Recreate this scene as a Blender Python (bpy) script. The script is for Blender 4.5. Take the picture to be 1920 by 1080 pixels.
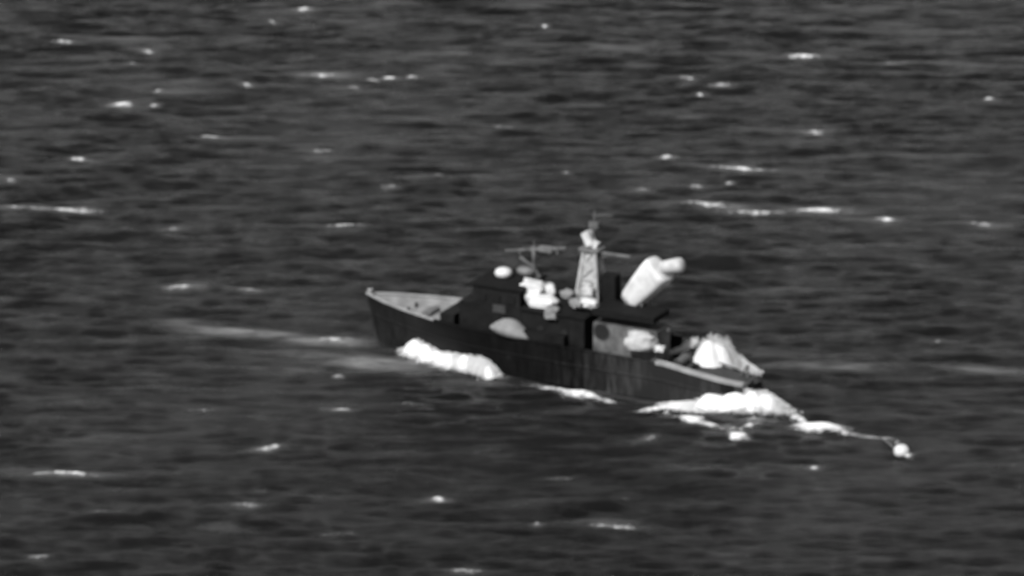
import bpy, bmesh, math, random
import numpy as np
from mathutils import Vector, Matrix, noise
random.seed(7)
sc = bpy.context.scene
for o in list(bpy.data.objects): bpy.data.objects.remove(o)
C = sc.collection
R = math.radians

# ------------------------------------------------------------ camera (long lens, looking down at the sea)
DEP, DIST, PPM = R(18.0), 400.0, 34.0
cd = bpy.data.cameras.new('camera'); cam = bpy.data.objects.new('camera', cd); C.objects.link(cam)
cam.location = (0, -DIST*math.cos(DEP), DIST*math.sin(DEP))
cam.rotation_euler = (math.pi/2-DEP, 0, 0)
cd.sensor_width = 36; cd.lens = 36*DIST/(1920/PPM)
cd.clip_start = 1; cd.clip_end = 20000
cd.dof.use_dof = True; cd.dof.focus_distance = 200; cd.dof.aperture_fstop = 1.05   # soft, long-range optics
sc.camera = cam

# ------------------------------------------------------------ daylight
SUN_DIR = Vector((-0.52, -0.74, 0.95)).normalized()
SEL = math.asin(SUN_DIR.z); SAZ = math.atan2(SUN_DIR.x, SUN_DIR.y)
w = bpy.data.worlds.new('World'); sc.world = w; w.use_nodes = True
nt = w.node_tree; nt.nodes.clear()
sky = nt.nodes.new('ShaderNodeTexSky'); sky.sky_type = 'NISHITA'; sky.sun_disc = False
sky.sun_elevation = SEL; sky.sun_rotation = SAZ; sky.dust_density = 2.0
bw = nt.nodes.new('ShaderNodeRGBToBW'); bg = nt.nodes.new('ShaderNodeBackground'); wo = nt.nodes.new('ShaderNodeOutputWorld')
bg.inputs['Strength'].default_value = 0.090
nt.links.new(sky.outputs[0], bw.inputs[0]); nt.links.new(bw.outputs[0], bg.inputs['Color']); nt.links.new(bg.outputs[0], wo.inputs['Surface'])
sl = bpy.data.lights.new('sun', 'SUN'); sl.energy = 4.2; sl.angle = R(2.0)
so = bpy.data.objects.new('sun', sl); C.objects.link(so)
so.rotation_euler = SUN_DIR.to_track_quat('Z', 'Y').to_euler(); so.location = (-60, -40, 80)
sc.view_settings.view_transform = 'Standard'; sc.view_settings.look = 'None'
sc.view_settings.exposure = 0.42; sc.view_settings.gamma = 1; sc.view_settings.use_curve_mapping = False

# ------------------------------------------------------------ measuring helpers
CR = Matrix.Rotation(math.pi/2-DEP, 3, 'X')
def ray(u, v):
    return (CR @ Vector(((u-960)/PPM/DIST, -(v-540)/PPM/DIST, -1))).normalized()
def sea(u, v, z=0.0):                              # where the sight line meets the water
    d = ray(u, v); k = (z-cam.location.z)/d.z
    return cam.location + d*k
TH = R(27.0)
STEM = sea(712, 640)
ax = Vector((math.cos(TH), -math.sin(TH), 0)); bx_ = Vector((math.sin(TH), math.cos(TH), 0))
def P(u, v, s=0.0):                                # point in the vessel's own frame (aft, starboard, up) on the plane starboard = s
    d = ray(u, v); k = (s - (cam.location-STEM).dot(bx_))/d.dot(bx_)
    p = cam.location + d*k - STEM
    return Vector((p.dot(ax), s, p.z))
def ship_to_world(p): return STEM + ax*p[0] + bx_*p[1] + Vector((0,0,p[2]))

# ------------------------------------------------------------ materials (all neutral greys)
def mat(name, base, rough=0.6, metal=0.0, var=0.25, scale=3.0, bump=0.0, spec=0.4):
    m = bpy.data.materials.new(name); m.use_nodes = True
    n = m.node_tree; b = n.nodes['Principled BSDF']
    tc = n.nodes.new('ShaderNodeTexCoord'); nz = n.nodes.new('ShaderNodeTexNoise')
    nz.inputs['Scale'].default_value = scale; nz.inputs['Detail'].default_value = 6; nz.inputs['Roughness'].default_value = .65
    n.links.new(tc.outputs['Object'], nz.inputs['Vector'])
    cr = n.nodes.new('ShaderNodeValToRGB')
    lo, hi = base*(1-var), min(1, base*(1+var))
    cr.color_ramp.elements[0].position = .3; cr.color_ramp.elements[0].color = (lo, lo, lo, 1)
    cr.color_ramp.elements[1].position = .7; cr.color_ramp.elements[1].color = (hi, hi, hi, 1)
    n.links.new(nz.outputs['Fac'], cr.inputs[0]); n.links.new(cr.outputs[0], b.inputs['Base Color'])
    b.inputs['Roughness'].default_value = rough; b.inputs['Metallic'].default_value = metal
    b.inputs['Specular IOR Level'].default_value = spec
    if bump:
        bp = n.nodes.new('ShaderNodeBump'); bp.inputs['Strength'].default_value = bump; bp.inputs['Distance'].default_value = .05
        n.links.new(nz.outputs['Fac'], bp.inputs['Height']); n.links.new(bp.outputs[0], b.inputs['Normal'])
    return m
M = dict(
    hull=mat('hull_paint', .006, .55, var=.5, scale=1.2, spec=.12),
    house=mat('dark_house_paint', .008, .6, var=.5, scale=1.6, spec=.12),
    roofdark=mat('dark_roof_canvas', .007, .8, var=.4, spec=.1),
    inner=mat('bulwark_paint', .17, .7, var=.35, scale=1.4),
    rail=mat('rail_paint', .25, .6, var=.35, scale=1.5),
    deck=mat('deck_planks', .028, .8, var=.4, scale=2.0),
    foredeck=mat('foredeck_paint', .19, .8, var=.4, scale=1.5),
    grey=mat('grey_paint', .075, .7, var=.85, scale=1.1),
    midgrey=mat('mid_grey_steel', .12, .6, var=.35, scale=3),
    mast=mat('mast_paint', .30, .6, var=.35, scale=3),
    pale=mat('pale_cover', .17, .8, var=.25, scale=2.2, bump=.3),
    white=mat('white_plastic', .50, .6, var=.25, scale=1.4, bump=.2),
    greyw=mat('weathered_white', .36, .7, var=.3, scale=2, bump=.2),
    glass=mat('dark_glass', .01, .3, var=.1, spec=.3),
    black=mat('black_rubber', .012, .8, var=.3, spec=.2),
    rope=mat('rope_fibre', .09, .9, var=.3, scale=6),
)

hm = M['hull']; n_ = hm.node_tree; tc_ = n_.nodes['Texture Coordinate']
mp_ = n_.nodes.new('ShaderNodeMapping'); mp_.inputs['Scale'].default_value = (2.2, 2.2, .35); n_.links.new(tc_.outputs['Object'], mp_.inputs['Vector'])
n1 = n_.nodes.new('ShaderNodeTexNoise'); n1.inputs['Scale'].default_value = 1.6; n1.inputs['Detail'].default_value = 7; n1.inputs['Roughness'].default_value = .7; n_.links.new(mp_.outputs[0], n1.inputs['Vector'])
n2_ = n_.nodes.new('ShaderNodeTexNoise'); n2_.inputs['Scale'].default_value = .28; n2_.inputs['Detail'].default_value = 3; n_.links.new(tc_.outputs['Object'], n2_.inputs['Vector'])
mu = n_.nodes.new('ShaderNodeMath'); mu.operation = 'MULTIPLY'; n_.links.new(n1.outputs['Fac'], mu.inputs[0]); n_.links.new(n2_.outputs['Fac'], mu.inputs[1])
cr_ = n_.nodes['Color Ramp']; cr_.color_ramp.elements[0].position = .2; cr_.color_ramp.elements[0].color = (.005,.005,.005,1)
cr_.color_ramp.elements[1].position = .42; cr_.color_ramp.elements[1].color = (.018,.018,.018,1); n_.links.new(mu.outputs[0], cr_.inputs[0])

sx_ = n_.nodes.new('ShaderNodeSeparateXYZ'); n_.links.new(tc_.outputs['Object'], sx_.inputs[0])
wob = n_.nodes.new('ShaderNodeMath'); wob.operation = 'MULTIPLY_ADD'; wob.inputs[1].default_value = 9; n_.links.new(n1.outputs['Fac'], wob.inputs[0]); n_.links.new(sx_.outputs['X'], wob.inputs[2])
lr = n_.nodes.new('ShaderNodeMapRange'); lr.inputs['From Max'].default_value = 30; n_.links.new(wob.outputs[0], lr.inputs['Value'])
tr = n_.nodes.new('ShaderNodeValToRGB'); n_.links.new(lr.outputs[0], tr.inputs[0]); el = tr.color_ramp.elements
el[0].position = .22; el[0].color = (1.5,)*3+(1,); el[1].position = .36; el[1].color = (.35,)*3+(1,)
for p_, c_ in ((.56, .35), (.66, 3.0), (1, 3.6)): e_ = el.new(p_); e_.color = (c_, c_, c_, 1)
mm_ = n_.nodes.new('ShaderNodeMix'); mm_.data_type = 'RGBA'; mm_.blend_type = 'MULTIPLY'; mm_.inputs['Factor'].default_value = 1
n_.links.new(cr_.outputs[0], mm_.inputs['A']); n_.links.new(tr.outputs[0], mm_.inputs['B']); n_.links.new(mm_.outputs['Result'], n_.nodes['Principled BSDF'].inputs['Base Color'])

# ------------------------------------------------------------ mesh helpers
def tag(o, label=None, cat=None, group=None, kind=None):
    if label: o['label'] = label
    if cat: o['category'] = cat
    if group: o['group'] = group
    if kind: o['kind'] = kind
    return o
def empty(name, loc=(0,0,0), rz=0, label=None, cat=None, group=None):
    o = bpy.data.objects.new(name, None); C.objects.link(o); o.location = loc; o.rotation_euler = (0,0,rz)
    o.empty_display_size = .5
    return tag(o, label, cat, group)
def obj(name, bm, m, parent=None, smooth=False, bevel=0.0):
    if bevel:
        es = [e for e in bm.edges if len(e.link_faces) == 2 and e.calc_face_angle(0) > R(35)]
        bmesh.ops.bevel(bm, geom=es, offset=bevel, segments=2, affect='EDGES', clamp_overlap=True)
    bmesh.ops.recalc_face_normals(bm, faces=bm.faces)
    me = bpy.data.meshes.new(name); bm.to_mesh(me); bm.free()
    if smooth:
        for p in me.polygons: p.use_smooth = True
    me.materials.append(m)
    o = bpy.data.objects.new(name, me); C.objects.link(o); o.parent = parent
    return o
def box(bm, c, size, rot=None, taper=1.0):
    ms = []
    for z in (-.5, .5):
        k = taper if z > 0 else 1
        for x, y in ((-.5,-.5), (.5,-.5), (.5,.5), (-.5,.5)):
            p = Vector((x*size[0]*k, y*size[1]*k, z*size[2]))
            if rot is not None: p = rot @ p
            ms.append(bm.verts.new(Vector(c)+p))
    for f in ((3,2,1,0), (4,5,6,7), (0,1,5,4), (1,2,6,5), (2,3,7,6), (3,0,4,7)): bm.faces.new([ms[i] for i in f])
def tube(bm, pts, r, n=8, r2=None):
    pts = [Vector(p) for p in pts]; rings = []
    for i, p in enumerate(pts):
        d = (pts[min(i+1, len(pts)-1)]-pts[max(i-1, 0)]).normalized()
        a = d.orthogonal().normalized() if i == 0 else (rings[-1][1] - d*rings[-1][1].dot(d)).normalized()
        b = d.cross(a); t = i/(len(pts)-1); rr = r if r2 is None else r+(r2-r)*t
        rings.append(([bm.verts.new(p+(a*math.cos(k*2*math.pi/n)+b*math.sin(k*2*math.pi/n))*rr) for k in range(n)], a))
    for i in range(len(pts)-1):
        A, B = rings[i][0], rings[i+1][0]
        for k in range(n): bm.faces.new((A[k], A[(k+1)%n], B[(k+1)%n], B[k]))
    bm.faces.new(rings[0][0][::-1]); bm.faces.new(rings[-1][0])
def lathe(bm, prof, mtx, n=24):
    rings = [[bm.verts.new(mtx @ Vector((r*math.cos(k*2*math.pi/n), r*math.sin(k*2*math.pi/n), z))) for k in range(n)] for r, z in prof]
    for A, B in zip(rings, rings[1:]):
        for k in range(n): bm.faces.new((A[k], A[(k+1)%n], B[(k+1)%n], B[k]))
    bm.faces.new(rings[0][::-1]); bm.faces.new(rings[-1])
def lump(bm, c, r, seed=0, amp=.18, flat=None, rot=None, sub=3, boxy=False):
    st = bmesh.ops.create_icosphere(bm, subdivisions=sub, radius=1.0)
    for v in st['verts']:
        p = v.co.copy(); k = 1+amp*noise.noise(p*1.6+Vector((seed*7.3, seed, 0)))+amp*.5*noise.noise(p*4+Vector((0, seed*5, 0)))
        if boxy: p = Vector([math.copysign(abs(c_)**.62, c_) for c_ in p])*.9
        p = Vector((p.x*r[0]*k, p.y*r[1]*k, p.z*r[2]*k))
        if flat is not None and p.z < -flat: p.z = -flat+(p.z+flat)*.15
        if rot is not None: p = rot @ p
        v.co = Vector(c)+p

# ------------------------------------------------------------ sea surface
rng = np.random.default_rng(11)
NW = 150
lam = np.exp(rng.uniform(math.log(.75), math.log(16), NW))
th = rng.normal(R(-95), R(19), NW)                           # crests lie mostly across the view
kx, ky = 2*np.pi/lam*np.cos(th), 2*np.pi/lam*np.sin(th)
amp = .0078*lam**.85/(1+(lam/4.5)**2)
ph = rng.uniform(0, 2*np.pi, NW)
def wave(X, Y, sp=None):
    Z = np.zeros_like(X)
    for i in range(NW):
        a = amp[i] if sp is None else amp[i]*np.clip((lam[i]/(sp*2.2))-1, 0, 1)
        s = np.sin(kx[i]*X+ky[i]*Y+ph[i])
        Z += a*(s+.25*(2*s*s-1)*0)
    # gentle groups: patches of calmer and rougher water
    g = .8+.35*np.sin(.11*X+.05*Y+1.)*np.sin(.07*Y-.06*X+2.)+.15*np.sin(.31*X-.17*Y)
    return Z*g
def z_at(x, y): return float(wave(np.array([x]), np.array([y]))[0])

def axis(lo, hi, step, far):
    core = np.arange(lo, hi+step/2, step); out = []; s = step; p = hi
    while p < far: s = min(s*1.25, 400); p += s; out.append(p)
    ou = np.array(out); s = step; p = lo; inn = []
    while p > -far: s = min(s*1.25, 400); p -= s; inn.append(p)
    return np.concatenate([np.array(inn)[::-1], core, ou])

# blobs: (u, v, half width, half height, tilt in degrees, strength) measured on the photograph, laid on the water
def blob_world(b):
    p = sea(b[0], b[1]); return (p.x, p.y) + tuple(b[2:])
def field(X, Y, blobs):
    F = np.zeros_like(X)
    for b in blobs:
        xc, yc, ru, rv, rot, a = b[:6]
        du = (X-xc)*PPM; dv = -(Y-yc)*PPM*math.sin(DEP)
        c, s = math.cos(R(rot)), math.sin(R(rot))
        p = (du*c+dv*s)/ru; q = (-du*s+dv*c)/rv
        F = np.maximum(F, a*np.exp(-(p*p+q*q)**1.2*1.1))
    return F
whitecaps = [(122,78,22,3,2,.75),(570,19,12,2.5,0,.9),(512,44,9,3,15,.65),(280,95,9,4,10,.8),(245,122,16,3,4,.6),(610,141,32,3,4,.65),
 (658,163,14,4,-6,.65),(702,151,10,2.5,6,.95),(737,148,13,2.5,0,1.1),(773,147,9,2.5,0,1.05),(463,159,12,4,10,.7),(300,169,13,3,0,.65),(228,197,18,4,0,.95),
 (289,198,8,3,0,.65),(393,257,24,3,5,.95),(148,299,16,4,2,.85),(18,342,12,4,0,.6),(40,388,50,3.5,3,.75),(130,393,42,4,5,.85),(1021,49,6,4,0,.75),
 (1508,105,26,3.2,2,1.0),(1290,148,9,4,20,.75),(1315,176,8,3,5,.95),(1352,164,14,3,3,.7),(1860,188,9,3,0,.85),(1530,246,22,5,-4,.65),(1252,293,14,4,-6,.7),
 (1400,315,48,3,3,.85),(1370,343,6,3,0,.6),(1305,354,12,3,3,.65),(1062,323,6,3,0,.7),(1205,357,10,4,5,.5),(1320,387,38,4,4,.75),(1420,397,50,3,2,.65),
 (1530,394,40,4.2,1,1.15),(1660,411,18,4,2,1.0),(1840,422,28,3,3,.6),(820,328,6,2.5,0,.6),(732,349,14,3,0,.55),(345,540,22,5,-4,.85),(470,544,20,4,5,.65),
 (650,421,32,2.5,0,.55),(328,430,14,4,0,.5),(634,706,6,3,0,.6),(637,769,16,3,0,.9),(772,758,14,2.5,0,.55),(503,841,22,3,-7,.85),(115,892,46,4,2,.95),
 (818,937,12,4,0,1.1),(460,950,18,4,0,.55),(486,918,8,3,0,.5),(1008,981,5,3,0,.75),(1150,981,36,3,3,.6),(1528,878,6,3,0,.65),(70,1049,12,3,0,.55),(868,1071,26,4,2,.55),
 (195,963,20,3,0,.5),(1212,822,10,3,-15,.65),(1174,940,5,2.5,0,.5),(640,638,34,3.5,3,.6),(600,284,20,3,2,.5),(1480,500,8,2,0,.3),(1250,665,5,3,0,.4),
 (850,100,30,3,3,.4),(1700,120,60,3,1,.35),(950,235,20,3,2,.4),(1760,640,20,2.5,2,.35),(380,770,16,2.5,0,.35),(1050,895,20,3,1,.35),(640,1002,24,3,0,.3)]
streaks = [blob_world(b) for b in [
    (450,624,110,8,4,1.3),(610,641,80,6,4,1.3),(350,610,70,10,3,.4),(700,680,90,12,3,1.2),(620,668,120,6,3,.55),
    (560,695,140,10,2,.18),(800,100,180,7,2,.22),(1130,88,80,6,3,.35),(1440,100,60,6,3,.3),(1740,60,120,8,1,.28),
    (1800,120,130,9,2,.28),(1600,15,110,6,0,.25),(700,45,90,12,3,.25),(220,75,130,9,0,.2),(620,140,55,6,4,.5),
    (1560,688,130,8,2,.5),(1850,695,70,7,3,.65),(1500,665,120,7,2,.22),(1000,80,110,7,3,.22),(300,170,110,9,2,.2),
    (1100,725,70,9,9,.55),(1180,738,60,8,10,.4),(1060,712,30,6,8,.35),(60,388,90,6,4,.5),(1860,425,50,6,3,.35),
    (1370,392,95,7,3,.5),(1630,410,70,4,2,.25),(1150,980,50,5,3,.4),(460,950,35,6,3,.3),(190,820,60,7,0,.15),
    (900,715,90,6,6,.2),(1480,265,70,8,0,.2),(420,990,60,5,4,.25),(1290,880,60,8,2,.15),(1180,600,30,6,2,.1),
    (620,422,45,4,0,.4),(330,430,30,5,0,.4),(1760,520,90,7,0,.12),(560,565,110,6,3,.12),(1480,545,90,7,2,.1)]]
streaks += [blob_world((u, v, a*2.3, b_*1.6, r, f*.5)) for u, v, a, b_, r, f in whitecaps]

def grid_mesh(name, xs, ys, Z, attrs, keep=None):
    nx, ny = len(xs), len(ys)
    X, Y = np.meshgrid(xs, ys)
    co = np.stack([X, Y, Z], -1).reshape(-1, 3)
    i = np.arange(nx*ny).reshape(ny, nx)
    q = np.stack([i[:-1,:-1], i[:-1,1:], i[1:,1:], i[1:,:-1]], -1).reshape(-1, 4)
    if keep is not None:
        kf = keep.reshape(-1)[q].any(1); q = q[kf]
        used = np.unique(q); mp = -np.ones(nx*ny, int); mp[used] = np.arange(len(used)); q = mp[q]; co = co[used]
        attrs = {k: v.reshape(-1)[used] for k, v in attrs.items()}
    me = bpy.data.meshes.new(name)
    me.vertices.add(len(co)); me.vertices.foreach_set('co', co.astype('f').ravel())
    me.loops.add(q.size); me.loops.foreach_set('vertex_index', q.astype('i').ravel())
    me.polygons.add(len(q)); me.polygons.foreach_set('loop_start', np.arange(0, q.size, 4, dtype='i'))
    me.update(calc_edges=True)
    me.polygons.foreach_set('use_smooth', np.ones(len(q), bool))
    for k, v in attrs.items():
        a = me.attributes.new(k, 'FLOAT', 'POINT'); a.data.foreach_set('value', v.astype('f').ravel())
    me.validate()
    return me

xs = axis(-34, 34, .12, 7000); ys = axis(-56, 64, .17, 7000)
X, Y = np.meshgrid(xs, ys)
sx = np.gradient(xs); sy = np.gradient(ys); SP = np.maximum(*np.meshgrid(sx, sy))
Z = wave(X, Y, SP)
foamF = field(X, Y, streaks)
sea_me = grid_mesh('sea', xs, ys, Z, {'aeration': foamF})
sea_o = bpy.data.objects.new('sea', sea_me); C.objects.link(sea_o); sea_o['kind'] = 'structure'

def N(n, t, **kw):
    x = n.nodes.new(t)
    for k, v in kw.items():
        if k in x.inputs.keys(): x.inputs[k].default_value = v
        else: setattr(x, k, v)
    return x
m = bpy.data.materials.new('sea_water'); m.use_nodes = True; n = m.node_tree; b = n.nodes['Principled BSDF']
geo = N(n, 'ShaderNodeNewGeometry')
def mapped(sx, sy, rz=0):
    mp = N(n, 'ShaderNodeMapping'); mp.inputs['Scale'].default_value = (sx, sy, 1); mp.inputs['Rotation'].default_value = (0,0,R(rz))
    n.links.new(geo.outputs['Position'], mp.inputs['Vector']); return mp
def noisef(mp, scale, det, ro=.6):
    z = N(n, 'ShaderNodeTexNoise', Scale=scale, Detail=det, Roughness=ro); n.links.new(mp.outputs[0], z.inputs['Vector']); return z
def math_(op, a, b_=None, clamp=False):
    x = N(n, 'ShaderNodeMath', operation=op, use_clamp=clamp)
    for i, s in enumerate((a, b_)):
        if s is None: continue
        if isinstance(s, (int, float)): x.inputs[i].default_value = s
        else: n.links.new(s, x.inputs[i])
    return x.outputs[0]
rip1 = noisef(mapped(.55, 1.0, -6), 2.2, 8, .8)
rip2 = noisef(mapped(.6, 1.0, 8), .55, 4)
hgt = math_('ADD', math_('MULTIPLY', rip1.outputs['Fac'], .95), math_('MULTIPLY', rip2.outputs['Fac'], .45))
bp = N(n, 'ShaderNodeBump', Strength=1.0, Distance=1.0); n.links.new(hgt, bp.inputs['Height']); n.links.new(bp.outputs[0], b.inputs['Normal'])
at = N(n, 'ShaderNodeAttribute', attribute_name='aeration')
fn = noisef(mapped(.35, 1.0, -3), 1.6, 8, .7)
fr = N(n, 'ShaderNodeMapRange'); fr.inputs['From Min'].default_value = .38; fr.inputs['From Max'].default_value = .66
n.links.new(fn.outputs['Fac'], fr.inputs['Value'])
fac0 = math_('MULTIPLY', at.outputs['Fac'], math_('ADD', math_('MULTIPLY', fr.outputs[0], .8), .25), True)
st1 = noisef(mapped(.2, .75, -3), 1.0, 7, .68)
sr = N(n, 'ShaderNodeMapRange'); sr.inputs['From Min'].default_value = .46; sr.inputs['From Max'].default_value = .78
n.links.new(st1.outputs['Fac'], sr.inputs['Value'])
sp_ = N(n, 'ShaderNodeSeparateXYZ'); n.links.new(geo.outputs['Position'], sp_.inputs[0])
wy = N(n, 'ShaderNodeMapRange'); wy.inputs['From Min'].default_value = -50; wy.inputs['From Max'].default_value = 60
wy.inputs['To Min'].default_value = .12; wy.inputs['To Max'].default_value = .40; n.links.new(sp_.outputs['Y'], wy.inputs['Value'])   # light gradient painted into the sea colour: streaks whiten farther out
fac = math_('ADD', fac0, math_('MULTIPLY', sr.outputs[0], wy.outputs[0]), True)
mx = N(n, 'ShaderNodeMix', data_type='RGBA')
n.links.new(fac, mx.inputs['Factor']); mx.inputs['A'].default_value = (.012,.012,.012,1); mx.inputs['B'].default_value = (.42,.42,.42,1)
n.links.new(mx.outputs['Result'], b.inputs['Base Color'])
b.inputs['Roughness'].default_value = .22; b.inputs['IOR'].default_value = 1.333
n.links.new(math_('ADD', math_('MULTIPLY', fac, .5), .22), b.inputs['Roughness'])
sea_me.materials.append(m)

# foam material: opaque white froth that thins out at its ragged edge
fm = bpy.data.materials.new('foam'); fm.use_nodes = True; n = fm.node_tree; b = n.nodes['Principled BSDF']

n.nodes.remove(b)
df = N(n, 'ShaderNodeBsdfDiffuse'); df.inputs['Color'].default_value = (.78,.78,.78,1)
tl = N(n, 'ShaderNodeBsdfTranslucent'); tl.inputs['Color'].default_value = (.92,.92,.92,1)
m1 = N(n, 'ShaderNodeMixShader'); m1.inputs[0].default_value = .15; n.links.new(df.outputs[0], m1.inputs[1]); n.links.new(tl.outputs[0], m1.inputs[2])
tp_ = N(n, 'ShaderNodeBsdfTransparent'); m2 = N(n, 'ShaderNodeMixShader'); n.links.new(tp_.outputs[0], m2.inputs[1]); n.links.new(m1.outputs[0], m2.inputs[2])
n.links.new(m2.outputs[0], n.nodes['Material Output'].inputs['Surface'])
geo = N(n, 'ShaderNodeNewGeometry'); at = N(n, 'ShaderNodeAttribute', attribute_name='froth')
nz = noisef(mapped(.6, .8, 0), 3.4, 8, .75)
s1 = math_('ADD', at.outputs['Fac'], math_('MULTIPLY', math_('SUBTRACT', nz.outputs['Fac'], .5), 1.9))
mr = N(n, 'ShaderNodeMapRange', interpolation_type='SMOOTHSTEP'); mr.inputs['From Min'].default_value = .12; mr.inputs['From Max'].default_value = 1.0
n.links.new(s1, mr.inputs['Value']); n.links.new(mr.outputs[0], m2.inputs[0])
bp = N(n, 'ShaderNodeBump', Strength=.6, Distance=.12); n.links.new(nz.outputs['Fac'], bp.inputs['Height']); n.links.new(bp.outputs[0], df.inputs['Normal'])

# blobs with a seventh value: how high the froth stands (metres)
def foam(name, blobs, label, cat, h=None, step=.07, seed=0, drops=()):
    bw_ = []
    for q in blobs:
        hh = q[6] if len(q) > 6 else (h or .05)
        bw_.append(blob_world(q[:6]) + (hh,))
    vs, fs, dn = [], [], []
    xs_ = [q[0] for q in bw_]; 
    parts = []
    # cluster blobs into one grid each only when close together
    groups = [bw_] if len(bw_) < 14 else [[q] for q in bw_]
    off = 0
    for g in groups:
        x0 = min(q[0]-q[2]*1.7/PPM for q in g)-.1; x1 = max(q[0]+q[2]*1.7/PPM for q in g)+.1
        ext = lambda q: (abs(q[3])+abs(q[2]*math.sin(R(q[4]))))*1.7/PPM/math.sin(DEP)
        y0 = min(q[1]-ext(q) for q in g)-.1; y1 = max(q[1]+ext(q) for q in g)+.1
        gx = np.arange(x0, x1+step, step); gy = np.arange(y0, y1+step*1.6, step*1.6)
        GX, GY = np.meshgrid(gx, gy)
        nn = np.array([[noise.noise(Vector((x*.9, y*.5, seed))) for x in gx] for y in gy])
        n2 = np.array([[noise.noise(Vector((x*3.0, y*1.8, seed+9))) for x in gx] for y in gy])
        n3 = np.array([[noise.noise(Vector((x*5.0, y*3.0, seed+4))) for x in gx] for y in gy])
        WX = GX+nn*.3+n2*.04; WY = GY+nn*.14
        F = field(WX, WY, g); H = np.zeros_like(F)
        for q in g: H = np.maximum(H, q[6]*field(WX, WY, [q[:5]+(1.,)]))
        F = F*(1+.3*n2+.25*nn+.2*n3)
        keep = F > .06
        if not keep.any(): continue
        ZZ = wave(GX, GY)+.012+H*(1+.04*n2+.2*nn)*np.clip(F*1.6-.12, 0, 1)
        i = np.arange(GX.size).reshape(GX.shape)
        q4 = np.stack([i[:-1,:-1], i[:-1,1:], i[1:,1:], i[1:,:-1]], -1).reshape(-1, 4)
        kf = keep.reshape(-1)[q4].any(1); q4 = q4[kf]; used = np.unique(q4); mp = -np.ones(GX.size, int); mp[used] = np.arange(len(used))
        vs.append(np.stack([GX, GY, ZZ], -1).reshape(-1, 3)[used]); fs.append(mp[q4]+off); dn.append(F.reshape(-1)[used]); off += len(used)
    co = np.concatenate(vs); q = np.concatenate(fs); d = np.concatenate(dn)
    tri = np.zeros((0, 3), int)
    if len(drops):                                    # spray: thousands of little drops of froth in the air and heaped on the water
        D = np.asarray(drops); rr = np.random.default_rng(seed)
        o6 = np.array([(1,0,0),(-1,0,0),(0,1,0),(0,-1,0),(0,0,1),(0,0,-1)], float)
        f8 = np.array([(0,2,4),(2,1,4),(1,3,4),(3,0,4),(2,0,5),(1,2,5),(3,1,5),(0,3,5)])
        sc3 = D[:,3,None]*rr.uniform(.7, 1.4, (len(D), 3)); a = rr.uniform(0, 6.3, len(D)); ca, sa = np.cos(a)[:,None], np.sin(a)[:,None]
        v = o6[None]*sc3[:,None]; v = np.stack([v[...,0]*ca-v[...,1]*sa, v[...,0]*sa+v[...,1]*ca, v[...,2]], -1)+D[:,None,:3]
        tri = (f8[None]+6*np.arange(len(D))[:,None,None]).reshape(-1, 3)+len(co)
        co = np.concatenate([co, v.reshape(-1, 3)]); d = np.concatenate([d, np.full(len(D)*6, 2.)])
    me = bpy.data.meshes.new(name); nl = q.size+tri.size
    me.vertices.add(len(co)); me.loops.add(nl); me.polygons.add(len(q)+len(tri))
    org = co.mean(0); org[2] = 0
    me.vertices.foreach_set('co', (co-org).astype('f').ravel())
    me.loops.foreach_set('vertex_index', np.concatenate([q.ravel(), tri.ravel()]).astype('i'))
    me.polygons.foreach_set('loop_start', np.concatenate([np.arange(0, q.size, 4), q.size+np.arange(0, tri.size, 3)]).astype('i'))
    me.update(calc_edges=True); me.polygons.foreach_set('use_smooth', np.ones(len(q)+len(tri), bool))
    a = me.attributes.new('froth', 'FLOAT', 'POINT'); a.data.foreach_set('value', d.astype('f'))
    me.materials.append(fm)
    o = bpy.data.objects.new(name, me); C.objects.link(o); o.location = org
    return tag(o, label, cat, kind='stuff')
foam('whitecaps', [(u, v, a*1.3, b_*.8, r, f*.76) for u, v, a, b_, r, f in whitecaps], 'small white breaking crests scattered over the dark open water', 'whitecaps', h=.10, seed=3)
foam('side_foam', [(1296,788,26,6,5,.95,.08),(1328,795,24,4,5,.8,.06),(1270,786,14,3,5,.5,.04)],
     'short white foam patch below the long tail of the stern wash', 'foam', seed=21)
foam('small_foam', [(1248,775,9,5,20,.6,.14),(1252,764,8,4,0,.5,.1)],
     'tiny curled foam fleck under the left end of the stern wash', 'foam', seed=22)
foam('ragged_foam', [(1386,821,17,6,6,.85,.12),(1372,806,9,8,20,.55,.08),(1388,806,8,8,-20,.5,.08),(1404,796,22,4,-12,.65,.08),(1410,786,26,4,0,.45,.04),(1350,800,24,7,0,.32,.04),(1440,786,24,4,0,.3,.04)],
     'ragged broken foam hanging below the brightest stern wash', 'foam', seed=25)
foam('trailing_foam', [(1535,801,46,7,1,1.4,.22),(1497,786,16,8,25,.75,.2),(1480,770,20,8,15,.4,.08),(1570,806,28,4,8,.8,.08)],
     'elongated white foam patch trailing astern on the line to the float', 'foam', seed=28)
foam('thin_foam', [(1640,820,44,4.5,8,.5,.05),(1600,814,30,3,8,.4,.04),(1665,823,12,5,0,.4,.06)],
     'thin grey foam streak between the elongated patch and round float', 'foam', seed=29)

# ------------------------------------------------------------ the vessel
boat = empty('work_boat', STEM, -TH, 'dark hulled work boat with raised bow, mast and leaning pale funnel, low in the water', 'boat')
L = 22.2
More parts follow.
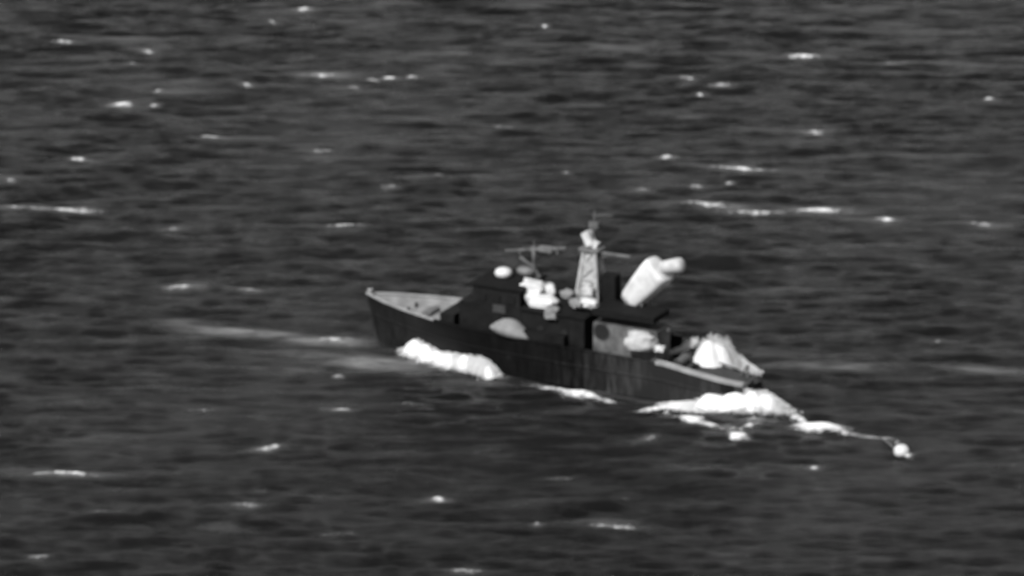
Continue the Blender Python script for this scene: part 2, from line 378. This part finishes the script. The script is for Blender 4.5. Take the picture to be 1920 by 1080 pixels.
# stations: aft distance, sheer height, half beam at deck, half beam at waterline
ST = [(0,2.6,.05,.02),(1,2.55,.72,.32),(2,2.5,1.22,.72),(3,2.45,1.62,.95),(4.5,2.4,2.05,1.35),(6.5,2.32,2.35,1.8),(9,2.28,2.48,2.2),(12,2.25,2.5,2.42),
      (15,2.2,2.45,2.35),(18,2.08,2.32,2.2),(20,1.7,2.1,1.95),(21.4,1.4,1.75,1.55),(L,1.2,1.25,1.05)]
def interp(t):
    for a, b_ in zip(ST, ST[1:]):
        if t <= b_[0]:
            k = (t-a[0])/(b_[0]-a[0]); return [a[i]+(b_[i]-a[i])*k for i in range(1, 4)]
    return list(ST[-1][1:])
def side_pt(t, frac, inset=0.0, dz=0.0):
    """frac 0 at keel .. 1 at gunwale (port side is negative y)"""
    sh, hb, hw = interp(t)
    zz = -.9+(sh+.9)*frac
    wl = .9/(sh+.9)
    if frac < wl: y = hw*(frac/wl)**.5
    else: y = hw+(hb-hw)*((frac-wl)/(1-wl))**.8
    rake = .85*max(0, zz+.3)/3.1*max(0, 1-t/3.5)**1.0
    return (t-rake, max(.01, y-inset), zz+dz)
TS = [0,.4,1,1.6,2.3,3,4,5,6.5,8,10,12,14,16,18,19,20,21,22,L]
bm = bmesh.new(); FR = [0,.08,.2,.32,.45,.6,.75,.88,1]
for sgn in (-1, 1):
    rows = []
    for t in TS:
        rows.append([bm.verts.new((x, sgn*y, z)) for x, y, z in (side_pt(t, f) for f in FR)])
        if sgn > 0 and t > 17.2:            # the far side is open down to the deck at the stern
            for v in rows[-1]: v.co.z = min(v.co.z, 1.12-.04*(t-17.2)*2)
    for A, B in zip(rows, rows[1:]):
        for j in range(len(FR)-1): bm.faces.new((A[j], A[j+1], B[j+1], B[j]))
    if sgn < 0: port = rows
    else:
        bm.faces.new([v for v in port[-1]]+[v for v in rows[-1]][::-1])
hull = obj('hull', bm, M['hull'], boat, smooth=False)
# rubbing strakes and the boot line on both sides
bm = bmesh.new()
for sgn in (-1, 1):
    for fr in (.72,):
        pts = [side_pt(t, fr) for t in TS[1:]]
        tube(bm, [(x, sgn*(y+.03), z) for x, y, z in pts], .04, 6)
obj('rubbing_strake', bm, M['hull'], hull)
def strip(name, sgn, t0, t1, m, f0, f1, inset, parent, nrm=24, thick=.05):
    bm = bmesh.new(); rows = []
    for i in range(nrm+1):
        t = t0+(t1-t0)*i/nrm
        a = side_pt(t, f0, inset); b_ = side_pt(t, f1, inset-.0)
        rows.append([bm.verts.new(p) for p in ((a[0], sgn*a[1], a[2]), (b_[0], sgn*b_[1], b_[2]), (b_[0], sgn*max(.005, b_[1]-thick), b_[2]), (a[0], sgn*max(.005, a[1]-thick), a[2]))])
    for A, B in zip(rows, rows[1:]):
        for j in range(4): bm.faces.new((A[j], A[(j+1)%4], B[(j+1)%4], B[j]))
    bm.faces.new(rows[0]); bm.faces.new(rows[-1][::-1])
    return obj(name, bm, m, parent)
for sgn in (-1, 1):
    strip('bulwark', sgn, .35, 4.55, M['inner'], .70, .995, .03, boat, 12); strip('bulwark', sgn, 4.6, L-.05 if sgn < 0 else 17.0, M['house'], .62, .995, .03, boat)
# gunwale cap: pale at the bow and along the stern quarter
def cap(t0, t1, m, w=.16, h=.09, name='gunwale', sides=(-1, 1)):
    for sgn in sides:
        bm = bmesh.new(); rows = []
        k = max(4, int((t1-t0)*2))
        for i in range(k+1):
            t = t0+(t1-t0)*i/k; x, y, z = side_pt(t, 1)
            rows.append([bm.verts.new(p) for p in ((x, sgn*(y+.04), z+.003), (x, sgn*(y+.04), z+h), (x, sgn*max(.0, y-w), z+h), (x, sgn*max(.0, y-w), z+.003))])
        for A, B in zip(rows, rows[1:]):
            for j in range(4): bm.faces.new((A[j], A[(j+1)%4], B[(j+1)%4], B[j]))
        bm.faces.new(rows[0]); bm.faces.new(rows[-1][::-1])
        obj(name, bm, m, boat)
cap(.0, 4.3, M['rail'], .14, .07); cap(4.34, 17.6, M['hull'], .16, .08, sides=(-1,)); cap(4.34, 16.95, M['hull'], .16, .08, sides=(1,)); cap(17.64, L, M['rail'], .34, .16, sides=(-1,))
def deck(name, t0, t1, z0, z1, m, n_=16):
    bm = bmesh.new(); rows = []
    for i in range(n_+1):
        t = t0+(t1-t0)*i/n_; z = z0+(z1-z0)*i/n_
        sh = interp(t)[0]; x, y, _ = side_pt(t, (z+.9)/(sh+.9))
        rows.append([bm.verts.new((x, s*(max(.02, y-.06)), z-d)) for s, d in ((-1, 0), (0, -.05), (1, 0))]+[bm.verts.new((x, s*(max(.02, y-.06)), z-.08)) for s in (1, -1)])
    for A, B in zip(rows, rows[1:]):
        for j in range(5): bm.faces.new((A[j], A[(j+1)%5], B[(j+1)%5], B[j]))
    bm.faces.new(rows[0]); bm.faces.new(rows[-1][::-1])
    return obj(name, bm, m, boat)
deck('foredeck', .5, 4.6, 2.15, 1.95, M['foredeck']); deck('main_deck', 4.62, L-.1, 1.5, .8, M['deck'], 26)
bm = bmesh.new(); box(bm, (L-.1, -.3, .95), (.10, 1.2, .4)); obj('transom_rail', bm, M['grey'], boat)
# stem head post, bitts, anchor windlass on the foredeck
bm = bmesh.new(); tube(bm, [(-.45,0,2.4), (-.62,0,2.85)], .09, 8, .06); tube(bm, [(-.72,0,2.82), (-.4,0,2.9)], .05)
obj('stem_head', bm, M['rail'], boat, bevel=.0)
wl = bmesh.new(); box(wl, (3.1,.0,2.05), (.5,1.0,.45)); tube(wl, [(3.1,-.7,2.12), (3.1,.7,2.12)], .2, 12)
wd = obj('windlass', wl, M['midgrey'], boat, bevel=.03)
for s in (-1, 1):
    bm = bmesh.new(); tube(bm, [(2.0, s*.45, 1.85), (2.0, s*.45, 2.35)], .07); tube(bm, [(2.0, s*.45-.16, 2.25), (2.0, s*.45+.16, 2.25)], .04); obj('bitt', bm, M['black'], boat)
# break of the foredeck: the low dark locker ahead of the wheelhouse
bm = bmesh.new(); box(bm, (4.95,0,2.15), (.85,3.3,1.25)); obj('deck_locker', bm, M['house'], boat, bevel=.06)
# wheelhouse
wh = bmesh.new()
box(wh, (7.55,.1,2.5), (3.7,3.5,2.3)); box(wh, (7.75,.1,4.08), (2.9,3.0,.92), taper=.95)
wheel = obj('wheelhouse', wh, M['house'], boat, bevel=.06)
bm = bmesh.new(); box(bm, (7.75,.1,4.60), (3.1,3.1,.1)); obj('roof', bm, M['roofdark'], wheel, bevel=.03)
for k in range(3):
    bm = bmesh.new(); box(bm, (6.9+k*.85,-1.43,3.98), (.55,.03,.38)); obj('window', bm, M['glass'], wheel)
for k in range(3):
    bm = bmesh.new(); box(bm, (6.285, -.9+k*1.0,3.98), (.03,.7,.38)); obj('window', bm, M['glass'], wheel)
bm = bmesh.new(); box(bm, (8.7,-1.67,2.35), (.62,.04,1.7)); d = obj('door', bm, M['hull'], wheel)
bm = bmesh.new(); tube(bm, [(8.48,-1.7,2.4), (8.48,-1.76,2.4), (8.48,-1.76,2.55)], .015); obj('handle', bm, M['midgrey'], d)
bm = bmesh.new(); p = P(940,545,-1.45); box(bm, (p.x,-1.70,3.55), (.75,.03,.45)); obj('vent_panel', bm, M['deck'], wheel)
# white dome on the wheelhouse roof
p = P(944,514,.3)
bm = bmesh.new(); lathe(bm, [(.02,.0),(.34,.0),(.45,.10),(.48,.24),(.42,.38),(.26,.47),(.05,.5)], Matrix.Translation((p.x, .3, 4.66)))
dm = obj('radar_dome', bm, M['white'], wheel, smooth=True)
bm = bmesh.new(); p = P(985,508,0); lump(bm, (p.x,0,p.z), (.5,.32,.25), 3, .1); box(bm, (p.x,0,p.z-.35), (.12,.12,.5)); obj('searchlight', bm, M['midgrey'], wheel, smooth=True)
# mid deckhouse, tall dark side
bm = bmesh.new(); box(bm, (11.3,.1,2.42), (3.7,3.6,2.5)); mid = obj('deckhouse', bm, M['house'], boat, bevel=.06)
bm = bmesh.new(); box(bm, (11.3,.1,3.74), (3.9,3.8,.1)); obj('roof', bm, M['roofdark'], mid, bevel=.03)
for k in range(2):
    bm = bmesh.new(); lathe(bm, [(.16,0),(.2,0),(.2,.05),(.16,.05)], Matrix.Translation((10.6+k*1.4,-1.73,2.8)) @ Matrix.Rotation(R(90),4,'X')); obj('porthole', bm, M['black'], mid)
# near-side dark superstructure side down to the rail (engine casing)
bm = bmesh.new(); box(bm, (10.2,-1.95,2.0), (4.0,.55,1.5)); obj('side_locker', bm, M['house'], boat, bevel=.05)
# foremast with yard
fmast = bmesh.new(); p0 = P(1004,545,.3); p1 = P(1000,462,.3)
tube(fmast, [(p0.x,.3,3.8), (p1.x,.3,p1.z)], .16, 8, .10)
fo = obj('foremast', fmast, M['grey'], boat, smooth=True)
bm = bmesh.new(); a = P(948,470,.3); b_ = P(1062,466,.3); c_ = P(1000,468,.3); tube(bm, [a, c_, b_], .085, 8, .10); 
for u in (975, 1030, 1045):
    q = P(u,468,.3); tube(bm, [q, q+Vector((0,0,-.25))], .07)
obj('yard', bm, M['grey'], fo)
bm = bmesh.new(); tube(bm, [P(975,482,.3), P(1000,500,.3), P(1012,520,.3)], .09); obj('stay', bm, M['grey'], fo)
bm = bmesh.new(); q = P(1024,467,.3); box(bm, q, (.75,.3,.26)); obj('lamp_housing', bm, M['midgrey'], fo, bevel=.04)
# main lattice mast
mm = bmesh.new(); top = P(1108,468,.4)
foot = [P(1080,566,-.2), P(1122,575,-.2)]
tp = [top+Vector((-.3,-.25,0)), top+Vector((.35,-.25,0)), top+Vector((.35,.3,0)), top+Vector((-.3,.3,0))]
ft = [Vector((foot[0].x,-.35,3.8)), Vector((foot[1].x,-.35,3.8)), Vector((foot[1].x,.85,3.8)), Vector((foot[0].x,.85,3.8))]
for i in range(4): tube(mm, [ft[i], tp[i]], .13, 6, .10)
for f0, f1 in ((.0,.25),(.25,.5),(.5,.75),(.75,1)):
    for i in range(4):
        j = (i+1) % 4
        tube(mm, [ft[i].lerp(tp[i], f0), ft[j].lerp(tp[j], f1)], .05, 5)
        tube(mm, [ft[i].lerp(tp[i], f1), ft[j].lerp(tp[j], f1)], .05, 5)
ma = obj('lattice_mast', mm, M['mast'], boat)
bm = bmesh.new(); cf = sum(ft, Vector())/4; ct = sum(tp, Vector())/4
lo = [bm.verts.new(cf+(p-cf)*.86) for p in ft]; up = [bm.verts.new(ct+(p-ct)*.86) for p in tp]
for i in range(4): bm.faces.new((lo[i], lo[(i+1)%4], up[(i+1)%4], up[i]))
bm.faces.new(lo[::-1]); bm.faces.new(up)
obj('mast_trunk', bm, M['mast'], ma)
bm = bmesh.new()
box(bm, (ft[0].lerp(tp[0], .66)+ft[1].lerp(tp[1], .66))/2+Vector((0,.1,0)), (.8,.12,1.1)); box(bm, (ft[0].lerp(tp[0],.28)+ft[1].lerp(tp[1],.28))/2+Vector((.1,.1,0)), (.85,.1,.8))
obj('mast_panel', bm, M['mast'], ma, bevel=.03)
bm = bmesh.new(); box(bm, (top+Vector((0.05,0,.06))), (1.15,.9,.12)); obj('platform', bm, M['midgrey'], ma, bevel=.02)
bm = bmesh.new(); c0 = P(1106,462,.4); c1 = P(1106,448,.4); tube(bm, [c0, c1], .12); box(bm, P(1104,446,.4), (.42,.5,.75), Matrix.Rotation(R(-28),3,'Y'))
box(bm, P(1110,455,.4), (.75,.35,.3), Matrix.Rotation(R(20),3,'Y')); obj('radar_scanner', bm, M['white'], ma, bevel=.05)
bm = bmesh.new(); tube(bm, [P(1107,452,.4), P(1114,428,.4), P(1115,396,.4)], .09, 6, .05); box(bm, P(1114,422,.4), (.55,.2,.3)); tube(bm, [P(1112,404,.4), P(1148,404,.4)], .035, 5)
obj('antenna', bm, M['grey'], ma)
bm = bmesh.new(); tube(bm, [P(1118,474,.4), P(1182,482,.4)], .13, 6, .09); tube(bm, [P(1128,482,.4), P(1150,478,.4)], .1, 6); obj('spar', bm, M['grey'], ma)
# dark vent trunk standing aft of the mast
bm = bmesh.new(); q = P(1145,560,.5); box(bm, (q.x,.5,4.7), (.95,.8,1.9), taper=.85); obj('ventilator', bm, M['roofdark'], boat, bevel=.1)
# aft house: grey side with a round opening, dark canopy over it
a0 = P(1112,640,-1.5).x; a1 = P(1232,640,-1.5).x
bm = bmesh.new(); box(bm, ((a0+a1)/2,-.7,2.35), (a1-a0,1.6,2.4)); aft = obj('aft_house', bm, M['grey'], boat, bevel=.06)
q = P(1128,622,-1.52)
bm = bmesh.new(); Mx = Matrix.Translation((q.x,-1.52,q.z)) @ Matrix.Rotation(R(90),4,'X')
lathe(bm, [(.40,0),(.46,0),(.47,.02),(.45,.035),(.41,.035),(.40,.02)], Mx); obj('hatch_rim', bm, M['deck'], aft, smooth=True)
bm = bmesh.new(); lathe(bm, [(.05,.0),(.42,.0),(.42,.03),(.05,.03)], Mx); obj('hatch_cover', bm, M['black'], aft)
bm = bmesh.new(); c0 = P(1120,574,-1.0); c1 = P(1236,600,-1.0)
box(bm, ((c0.x+c1.x)/2,-.75,(c0.z+c1.z)/2), (c1.x-c0.x,1.9,.34)); obj('canopy', bm, M['roofdark'], aft, bevel=.06)
bm = bmesh.new(); q = P(1188,576,.2); box(bm, (q.x,.0,3.6), (1.3,1.2,1.4)); obj('funnel_base', bm, M['roofdark'], boat, bevel=.08)
# leaning funnel, with a grey outlet on its top aft side
A = P(1187,558,.3); B = P(1233,509,.3)
FUNNEL_TURN = 84; sg = lambda x: 1 if x >= 0 else -1
axd = (B-A).normalized(); rm = axd.to_track_quat('Z', 'Y').to_matrix().to_4x4(); Ln = (B-A).length
bm = bmesh.new(); rows = []
for z, hx, hy in [(-.3,.5,.42),(0,.60,.52),(Ln*.4,.72,.62),(Ln*.85,.82,.70),(Ln+.2,.82,.70),(Ln+.27,.76,.64),(Ln+.28,.4,.4)]:
    rows.append([bm.verts.new((A if 0 else Vector((0,0,0)))+Vector((sg(math.cos(a))*hx*abs(math.cos(a))**.45, sg(math.sin(a))*hy*abs(math.sin(a))**.45, z))) for a in [2*math.pi*k/24+.01 for k in range(24)]])
for r0, r1 in zip(rows, rows[1:]):
    for k in range(24): bm.faces.new((r0[k], r0[(k+1)%24], r1[(k+1)%24], r1[k]))
bm.faces.new(rows[0][::-1]); bm.faces.new(rows[-1])
bmesh.ops.transform(bm, matrix=Matrix.Translation(A) @ rm @ Matrix.Rotation(R(FUNNEL_TURN),4,'Z'), verts=bm.verts)
fu = obj('funnel', bm, M['white'], boat, smooth=True)
bm = bmesh.new()
for dx, dy in ((-.5,-.5), (.6,-.5), (.7,.6)): tube(bm, [A+Vector((dx,dy,-.9)), A+axd*.7+Vector((dx*.6,dy*.7,0))], .06, 6)
obj('strut', bm, M['midgrey'], fu)
bm = bmesh.new(); A2 = P(1240,502,.3); B2 = P(1284,496,.3); rm2 = (B2-A2).normalized().to_track_quat('Z','Y').to_matrix().to_4x4(); l2 = (B2-A2).length
lathe(bm, [(.3,0),(.36,.05),(.38,l2*.4),(.42,l2*.7),(.40,l2*.85),(.28,l2*.93),(.1,l2*.96)], Matrix.Translation(A2) @ rm2, 20)
obj('exhaust_outlet', bm, M['greyw'], fu, smooth=True)
# aft rail and bent davit
bm = bmesh.new(); tube(bm, [P(1192,590,-.2), P(1216,588,-.2), P(1232,602,-.2), P(1240,618,-.2), P(1252,620,-.2)], .15, 8, .11); tube(bm, [P(1216,588,-.2), P(1226,650,-.2)], .09, 6)
dv = obj('davit', bm, M['midgrey'], boat, smooth=True)
bm = bmesh.new(); lump(bm, P(1246,618,-.2), (.26,.2,.15), 4, .15); obj('davit_block', bm, M['greyw'], dv, smooth=True)
# stern working deck: gallows posts, winch
bm = bmesh.new(); wt = P(1275,690,0).x
box(bm, (wt,0,1.15), (1.1,1.8,.35)); 
for s in (-.75,.75): lathe(bm, [(.05,-.04),(.42,-.04),(.42,.04),(.05,.04)], Matrix.Translation((wt,s,1.55)) @ Matrix.Rotation(R(90),4,'X'))
wn = obj('winch', bm, M['deck'], boat)
bm = bmesh.new(); tube(bm, [(wt,-.72,1.55), (wt,.72,1.55)], .26, 16); obj('drum', bm, M['rope'], wn)
for s in (-1, 1):
    bm = bmesh.new(); tube(bm, [(21.3,s*1.3,.8), (21.3,s*1.3,1.5)], .07); tube(bm, [(21.3,s*1.3,1.45), (20.9,s*1.25,.9)], .05); obj('stern_post', bm, M['grey'], boat)
for t, y, h in ((8.8,1.2,2.0),):
    bm = bmesh.new(); tube(bm, [(t,y,4.6), (t-.1,y,4.6+h)], .025, 5, .01); obj('whip_aerial', bm, M['rail'], boat)

# ------------------------------------------------------------ loose gear lying on the vessel (each its own thing)
def gear(name, u, v, s, r, mt, label, cat, group=None, seed=1, rot=None, amp=.2, flat=.55):
    p = P(u, v, s); wp = ship_to_world(p)
    base = Vector((wp.x, wp.y, wp.z-r[2]*flat))
    bm = bmesh.new(); lump(bm, (0,0,r[2]*flat), r, seed, amp+.25, flat=r[2]*flat, rot=None, boxy=True)
    o = obj(name, bm, M[mt], None, smooth=True); o.location = base; o.rotation_euler = (0,0,-TH+(rot or 0))
    return tag(o, label, cat, group)
G1 = 'bundles heaped on the deckhouse roof'
gear('bundle', 999, 546, -.3, (.68,.6,.62), 'white', 'big upright white bundle, leftmost on the roof behind the white dome', 'bundle', G1, 1)
gear('bundle', 1027, 545, .2, (.48,.42,.4), 'white', 'small round white bundle beside the big upright one', 'bundle', G1, 2)
gear('bundle', 1017, 567, -.9, (.95,.5,.42), 'white', 'long low white bundle lying in front of two upright ones', 'bundle', G1, 3)
gear('bundle', 1034, 588, -1.7, (.42,.35,.40), 'pale', 'grey bundle hanging lowest at the end of the long white one', 'bundle', G1, 4)
gear('bundle', 1003, 524, .5, (.35,.3,.35), 'grey', 'dull grey bundle showing above the big upright white one', 'bundle', G1, 9)
G2 = 'sacks round the foot of the lattice mast'
gear('sack', 1103, 547, -.6, (.34,.3,.3), 'greyw', 'squarish white sack between the legs of the lattice mast', 'sack', G2, 5)
gear('sack', 1106, 568, -1.2, (.48,.35,.24), 'white', 'bright flat sack lying lowest before the lattice mast foot', 'sack', G2, 6)
gear('sack', 1064, 552, -.6, (.40,.3,.26), 'pale', 'grey sack furthest left of the lattice mast foot', 'sack', G2, 7)
gear('sack', 1082, 568, -1.0, (.40,.3,.22), 'pale', 'low grey sack left of the bright flat one', 'sack', G2, 8)
gear('net_heap', 1204, 642, -1.75, (.95,.55,.58), 'greyw', 'pale heap of netting bulging over the rail below the leaning funnel', 'net heap', None, 12, amp=.3)
gear('sack', 1236, 654, -1.7, (.32,.28,.2), 'white', 'small white sack just aft of the pale net heap', 'sack', None, 13)
# upturned dinghy on the near side deck
p = P(956, 615, -2.05); wp = ship_to_world(p)
dg = empty('dinghy', (wp.x, wp.y, wp.z-.3), -TH+R(4), 'pale upturned dinghy lying on the near side rail below the wheelhouse', 'dinghy')
bm = bmesh.new(); rows = []
for i in range(13):
    k = i/12; t = -1.2+2.4*k; wdt = .62*math.sin(math.pi*(.04+k*.9))**.8; hh = .8*math.sin(math.pi*(.03+k*.94))**.9
    rows.append([bm.verts.new((t, wdt*math.cos(a), .02+hh*math.sin(a)**.8)) for a in [math.pi*j/10 for j in range(11)]])
for A_, B_ in zip(rows, rows[1:]):
    for j in range(10): bm.faces.new((A_[j], A_[j+1], B_[j+1], B_[j]))
    bm.faces.new((A_[10], A_[0], B_[0], B_[10]))
bm.faces.new(rows[0]); bm.faces.new(rows[-1][::-1])
dg.rotation_euler = (0, R(7), -TH-R(3)); obj('hull', bm, M['pale'], dg, smooth=True)
bm = bmesh.new(); tube(bm, [(-.6,0,.66),(-.2,0,.78),(.2,0,.80),(.6,0,.68)], .035, 6); obj('keel', bm, M['grey'], dg)

# ------------------------------------------------------------ froth thrown up along the hull
def pix(p):
    q = CR.transposed() @ (Vector(p)-cam.location); return 960+q.x/-q.z*PPM*DIST, 540-q.y/-q.z*PPM*DIST
def along(t, out, ru, rv, a, h, rot=9):
    x, y = t, -(interp(t)[2]+out); u, v = pix(ship_to_world((x, y, 0))); return (u, v, ru, rv, rot, a, h)
def heap(spots, per, r0, r1, seed, lift=.6, spread=.5):
    """drops of froth filling a heap of water; spots are (aft, starboard, half length, half width, height) in the vessel's frame"""
    rr = np.random.default_rng(seed); out = []
    for (t, y, a, b_, h) in spots:
        u, v = rr.normal(0, spread, per), rr.normal(0, spread, per); f = np.exp(-(u*u+v*v)*.9)
        zz = h*f*rr.random(per)**lift*rr.uniform(.8, 1.12, per); r = r0*(r1/r0)**(rr.random(per)**2)
        tt, yy = t+u*a, y+v*b_
        wx = STEM.x+ax.x*tt+bx_.x*yy; wy = STEM.y+ax.y*tt+bx_.y*yy
        out.append(np.stack([wx, wy, zz+wave(wx, wy)*.7, r], -1))
    return np.concatenate(out)
def wisp(n_, seed):                             # thin curl of spray reaching forward from the splash
    rr = np.random.default_rng(seed); k = rr.random(n_)**.8; b0 = ship_to_world(spot(1308,704,0,0,0)[:2]+(0,))
    return np.stack([b0.x-1.6*k+rr.normal(0,.05,n_), b0.y+rr.normal(0,.15,n_), 1.95-.75*k+rr.normal(0,.07,n_)*(1.3-k), rr.uniform(.015,.04,n_)], -1)
def side(t, out): return -(interp(t)[2]+out)
BW = [(t, side(t, .3), .85, .42, h) for t, h in ((2.9,.85),(3.2,1.05),(3.7,.95),(4.2,.75),(4.7,.62),(5.2,.66),(5.7,.72),(6.2,.7),(6.7,.78),(7.2,.88),(7.6,.8))]
foam('bow_wave', [along(2.9,.35,20,7.5,2.4,.95), along(3.6,.38,20,7,2.3,.85), along(4.4,.35,20,6,1.9,.62),
     along(5.3,.32,20,6,1.8,.58), along(6.2,.3,20,6,1.9,.62), along(7.1,.3,18,5.5,1.9,.7), along(7.8,.32,12,5,1.6,.5), along(4.9,.9,70,5,.5,.08)],
     'bright bow wave foaming along the near side of the forward hull', 'bow wave', seed=5, step=.06, drops=heap(BW, 3200, .014, .048, 71))
foam('side_wash', [along(12,.5,34,5,.85,.12), along(13.6,.7,40,5,.95,.12), along(15.2,.9,34,4,.6,.06), along(10.8,.35,20,4,.5,.06)],
     'thin pale wash streaking along the near waterline amidships', 'wash', seed=8)
def spot(u, v, a, b_, h):                      # the vessel-frame place of a spot on the water
    p = sea(u, v)-STEM; return (p.dot(ax), p.dot(bx_), a, b_, h)
foam('stern_wash', [(1338,764,32,8,0,2.2,.85),(1375,765,36,9,1,2.4,.95),(1410,766,30,9,3,2.4,.95),(1437,767,20,7,3,2.0,.8),(1300,762,50,4.2,-1,1.4,.22),(1240,764,44,3.0,-6,1.0,.12),(1452,769,12,4,10,1.3,.2)],
     'broad bright wash heaped up beside the stern with a long thin left tail', 'wash', seed=12, step=.06,
     drops=heap([spot(u, v, 1.0, .6, h) for u, v, h in ((1325,763,.75),(1340,762,1.05),(1358,762,1.1),(1376,763,1.0),(1394,764,1.1),(1412,765,1.05),(1430,765,1.0),(1442,767,.8),(1300,762,.35),(1280,762,.22))], 3600, .014, .048, 31))
foam('stern_splash', [(1328,708,38,13,0,3.0,1.95),(1346,707,32,11,0,2.6,1.85),(1300,702,22,7,-10,2.0,.9),(1366,702,20,7,5,2.0,1.1),(1382,698,18,5,10,1.3,.5)],
     'tall white splash bursting up just behind the far side of the stern', 'splash', seed=17, step=.06,
     drops=np.concatenate([heap([spot(1318,706,.55,.5,2.05), spot(1332,706,.7,.6,2.3), spot(1346,705,.7,.6,2.25), spot(1340,706,1.1,.7,2.2), spot(1360,703,.8,.5,2.0)], 2600, .014, .04, 51, .4),
           heap([spot(1372,700,.6,.4,1.3), spot(1386,699,.7,.4,.9), spot(1400,699,.7,.3,.5)], 2200, .014, .045, 52, .3)]
           +[wisp(2600, 9)]))

# ------------------------------------------------------------ float on its line astern
fp = sea(1690, 852); fz = z_at(fp.x, fp.y)
fl = empty('float', (fp.x, fp.y, fz), 0, 'round white float riding on the water at the far right end of the line', 'float')
bm = bmesh.new(); lump(bm, (0,0,.14), (.40,.38,.36), 2, .05, sub=4); obj('ball', bm, M['white'], fl, smooth=True)
bm = bmesh.new(); tube(bm, [(-.28,0,.5),(-.3,0,.62),(-.2,0,.68),(-.12,0,.58)], .03, 6); obj('eye', bm, M['greyw'], fl)
foam('float_wash', [(1700,853,16,4,8,.7,.05)], 'little foam collar on the right of the round float', 'foam', seed=40)
ends = [ship_to_world((L+.02, -1.2, 1.2))]
for u, v in ((1425,752),(1470,768),(1500,786),(1550,802),(1600,812),(1650,822),(1682,846)):
    q = sea(u, v); ends.append(Vector((q.x, q.y, z_at(q.x, q.y)+.03)))
pts = []
for a, b_ in zip(ends, ends[1:]):
    for k in range(8):
        q = a.lerp(b_, k/8)
        if a is not ends[0]: q.z = z_at(q.x, q.y)+.03
        pts.append(q)
pts.append(Vector((fp.x-.3, fp.y, fz+.05)))
bm = bmesh.new(); tube(bm, [q-ends[0] for q in pts], .05, 6)
o = obj('tow_line', bm, M['rope'], None, smooth=True); o.location = ends[0]
tag(o, 'thin grey line trailing on the water from the stern to the float', 'line')
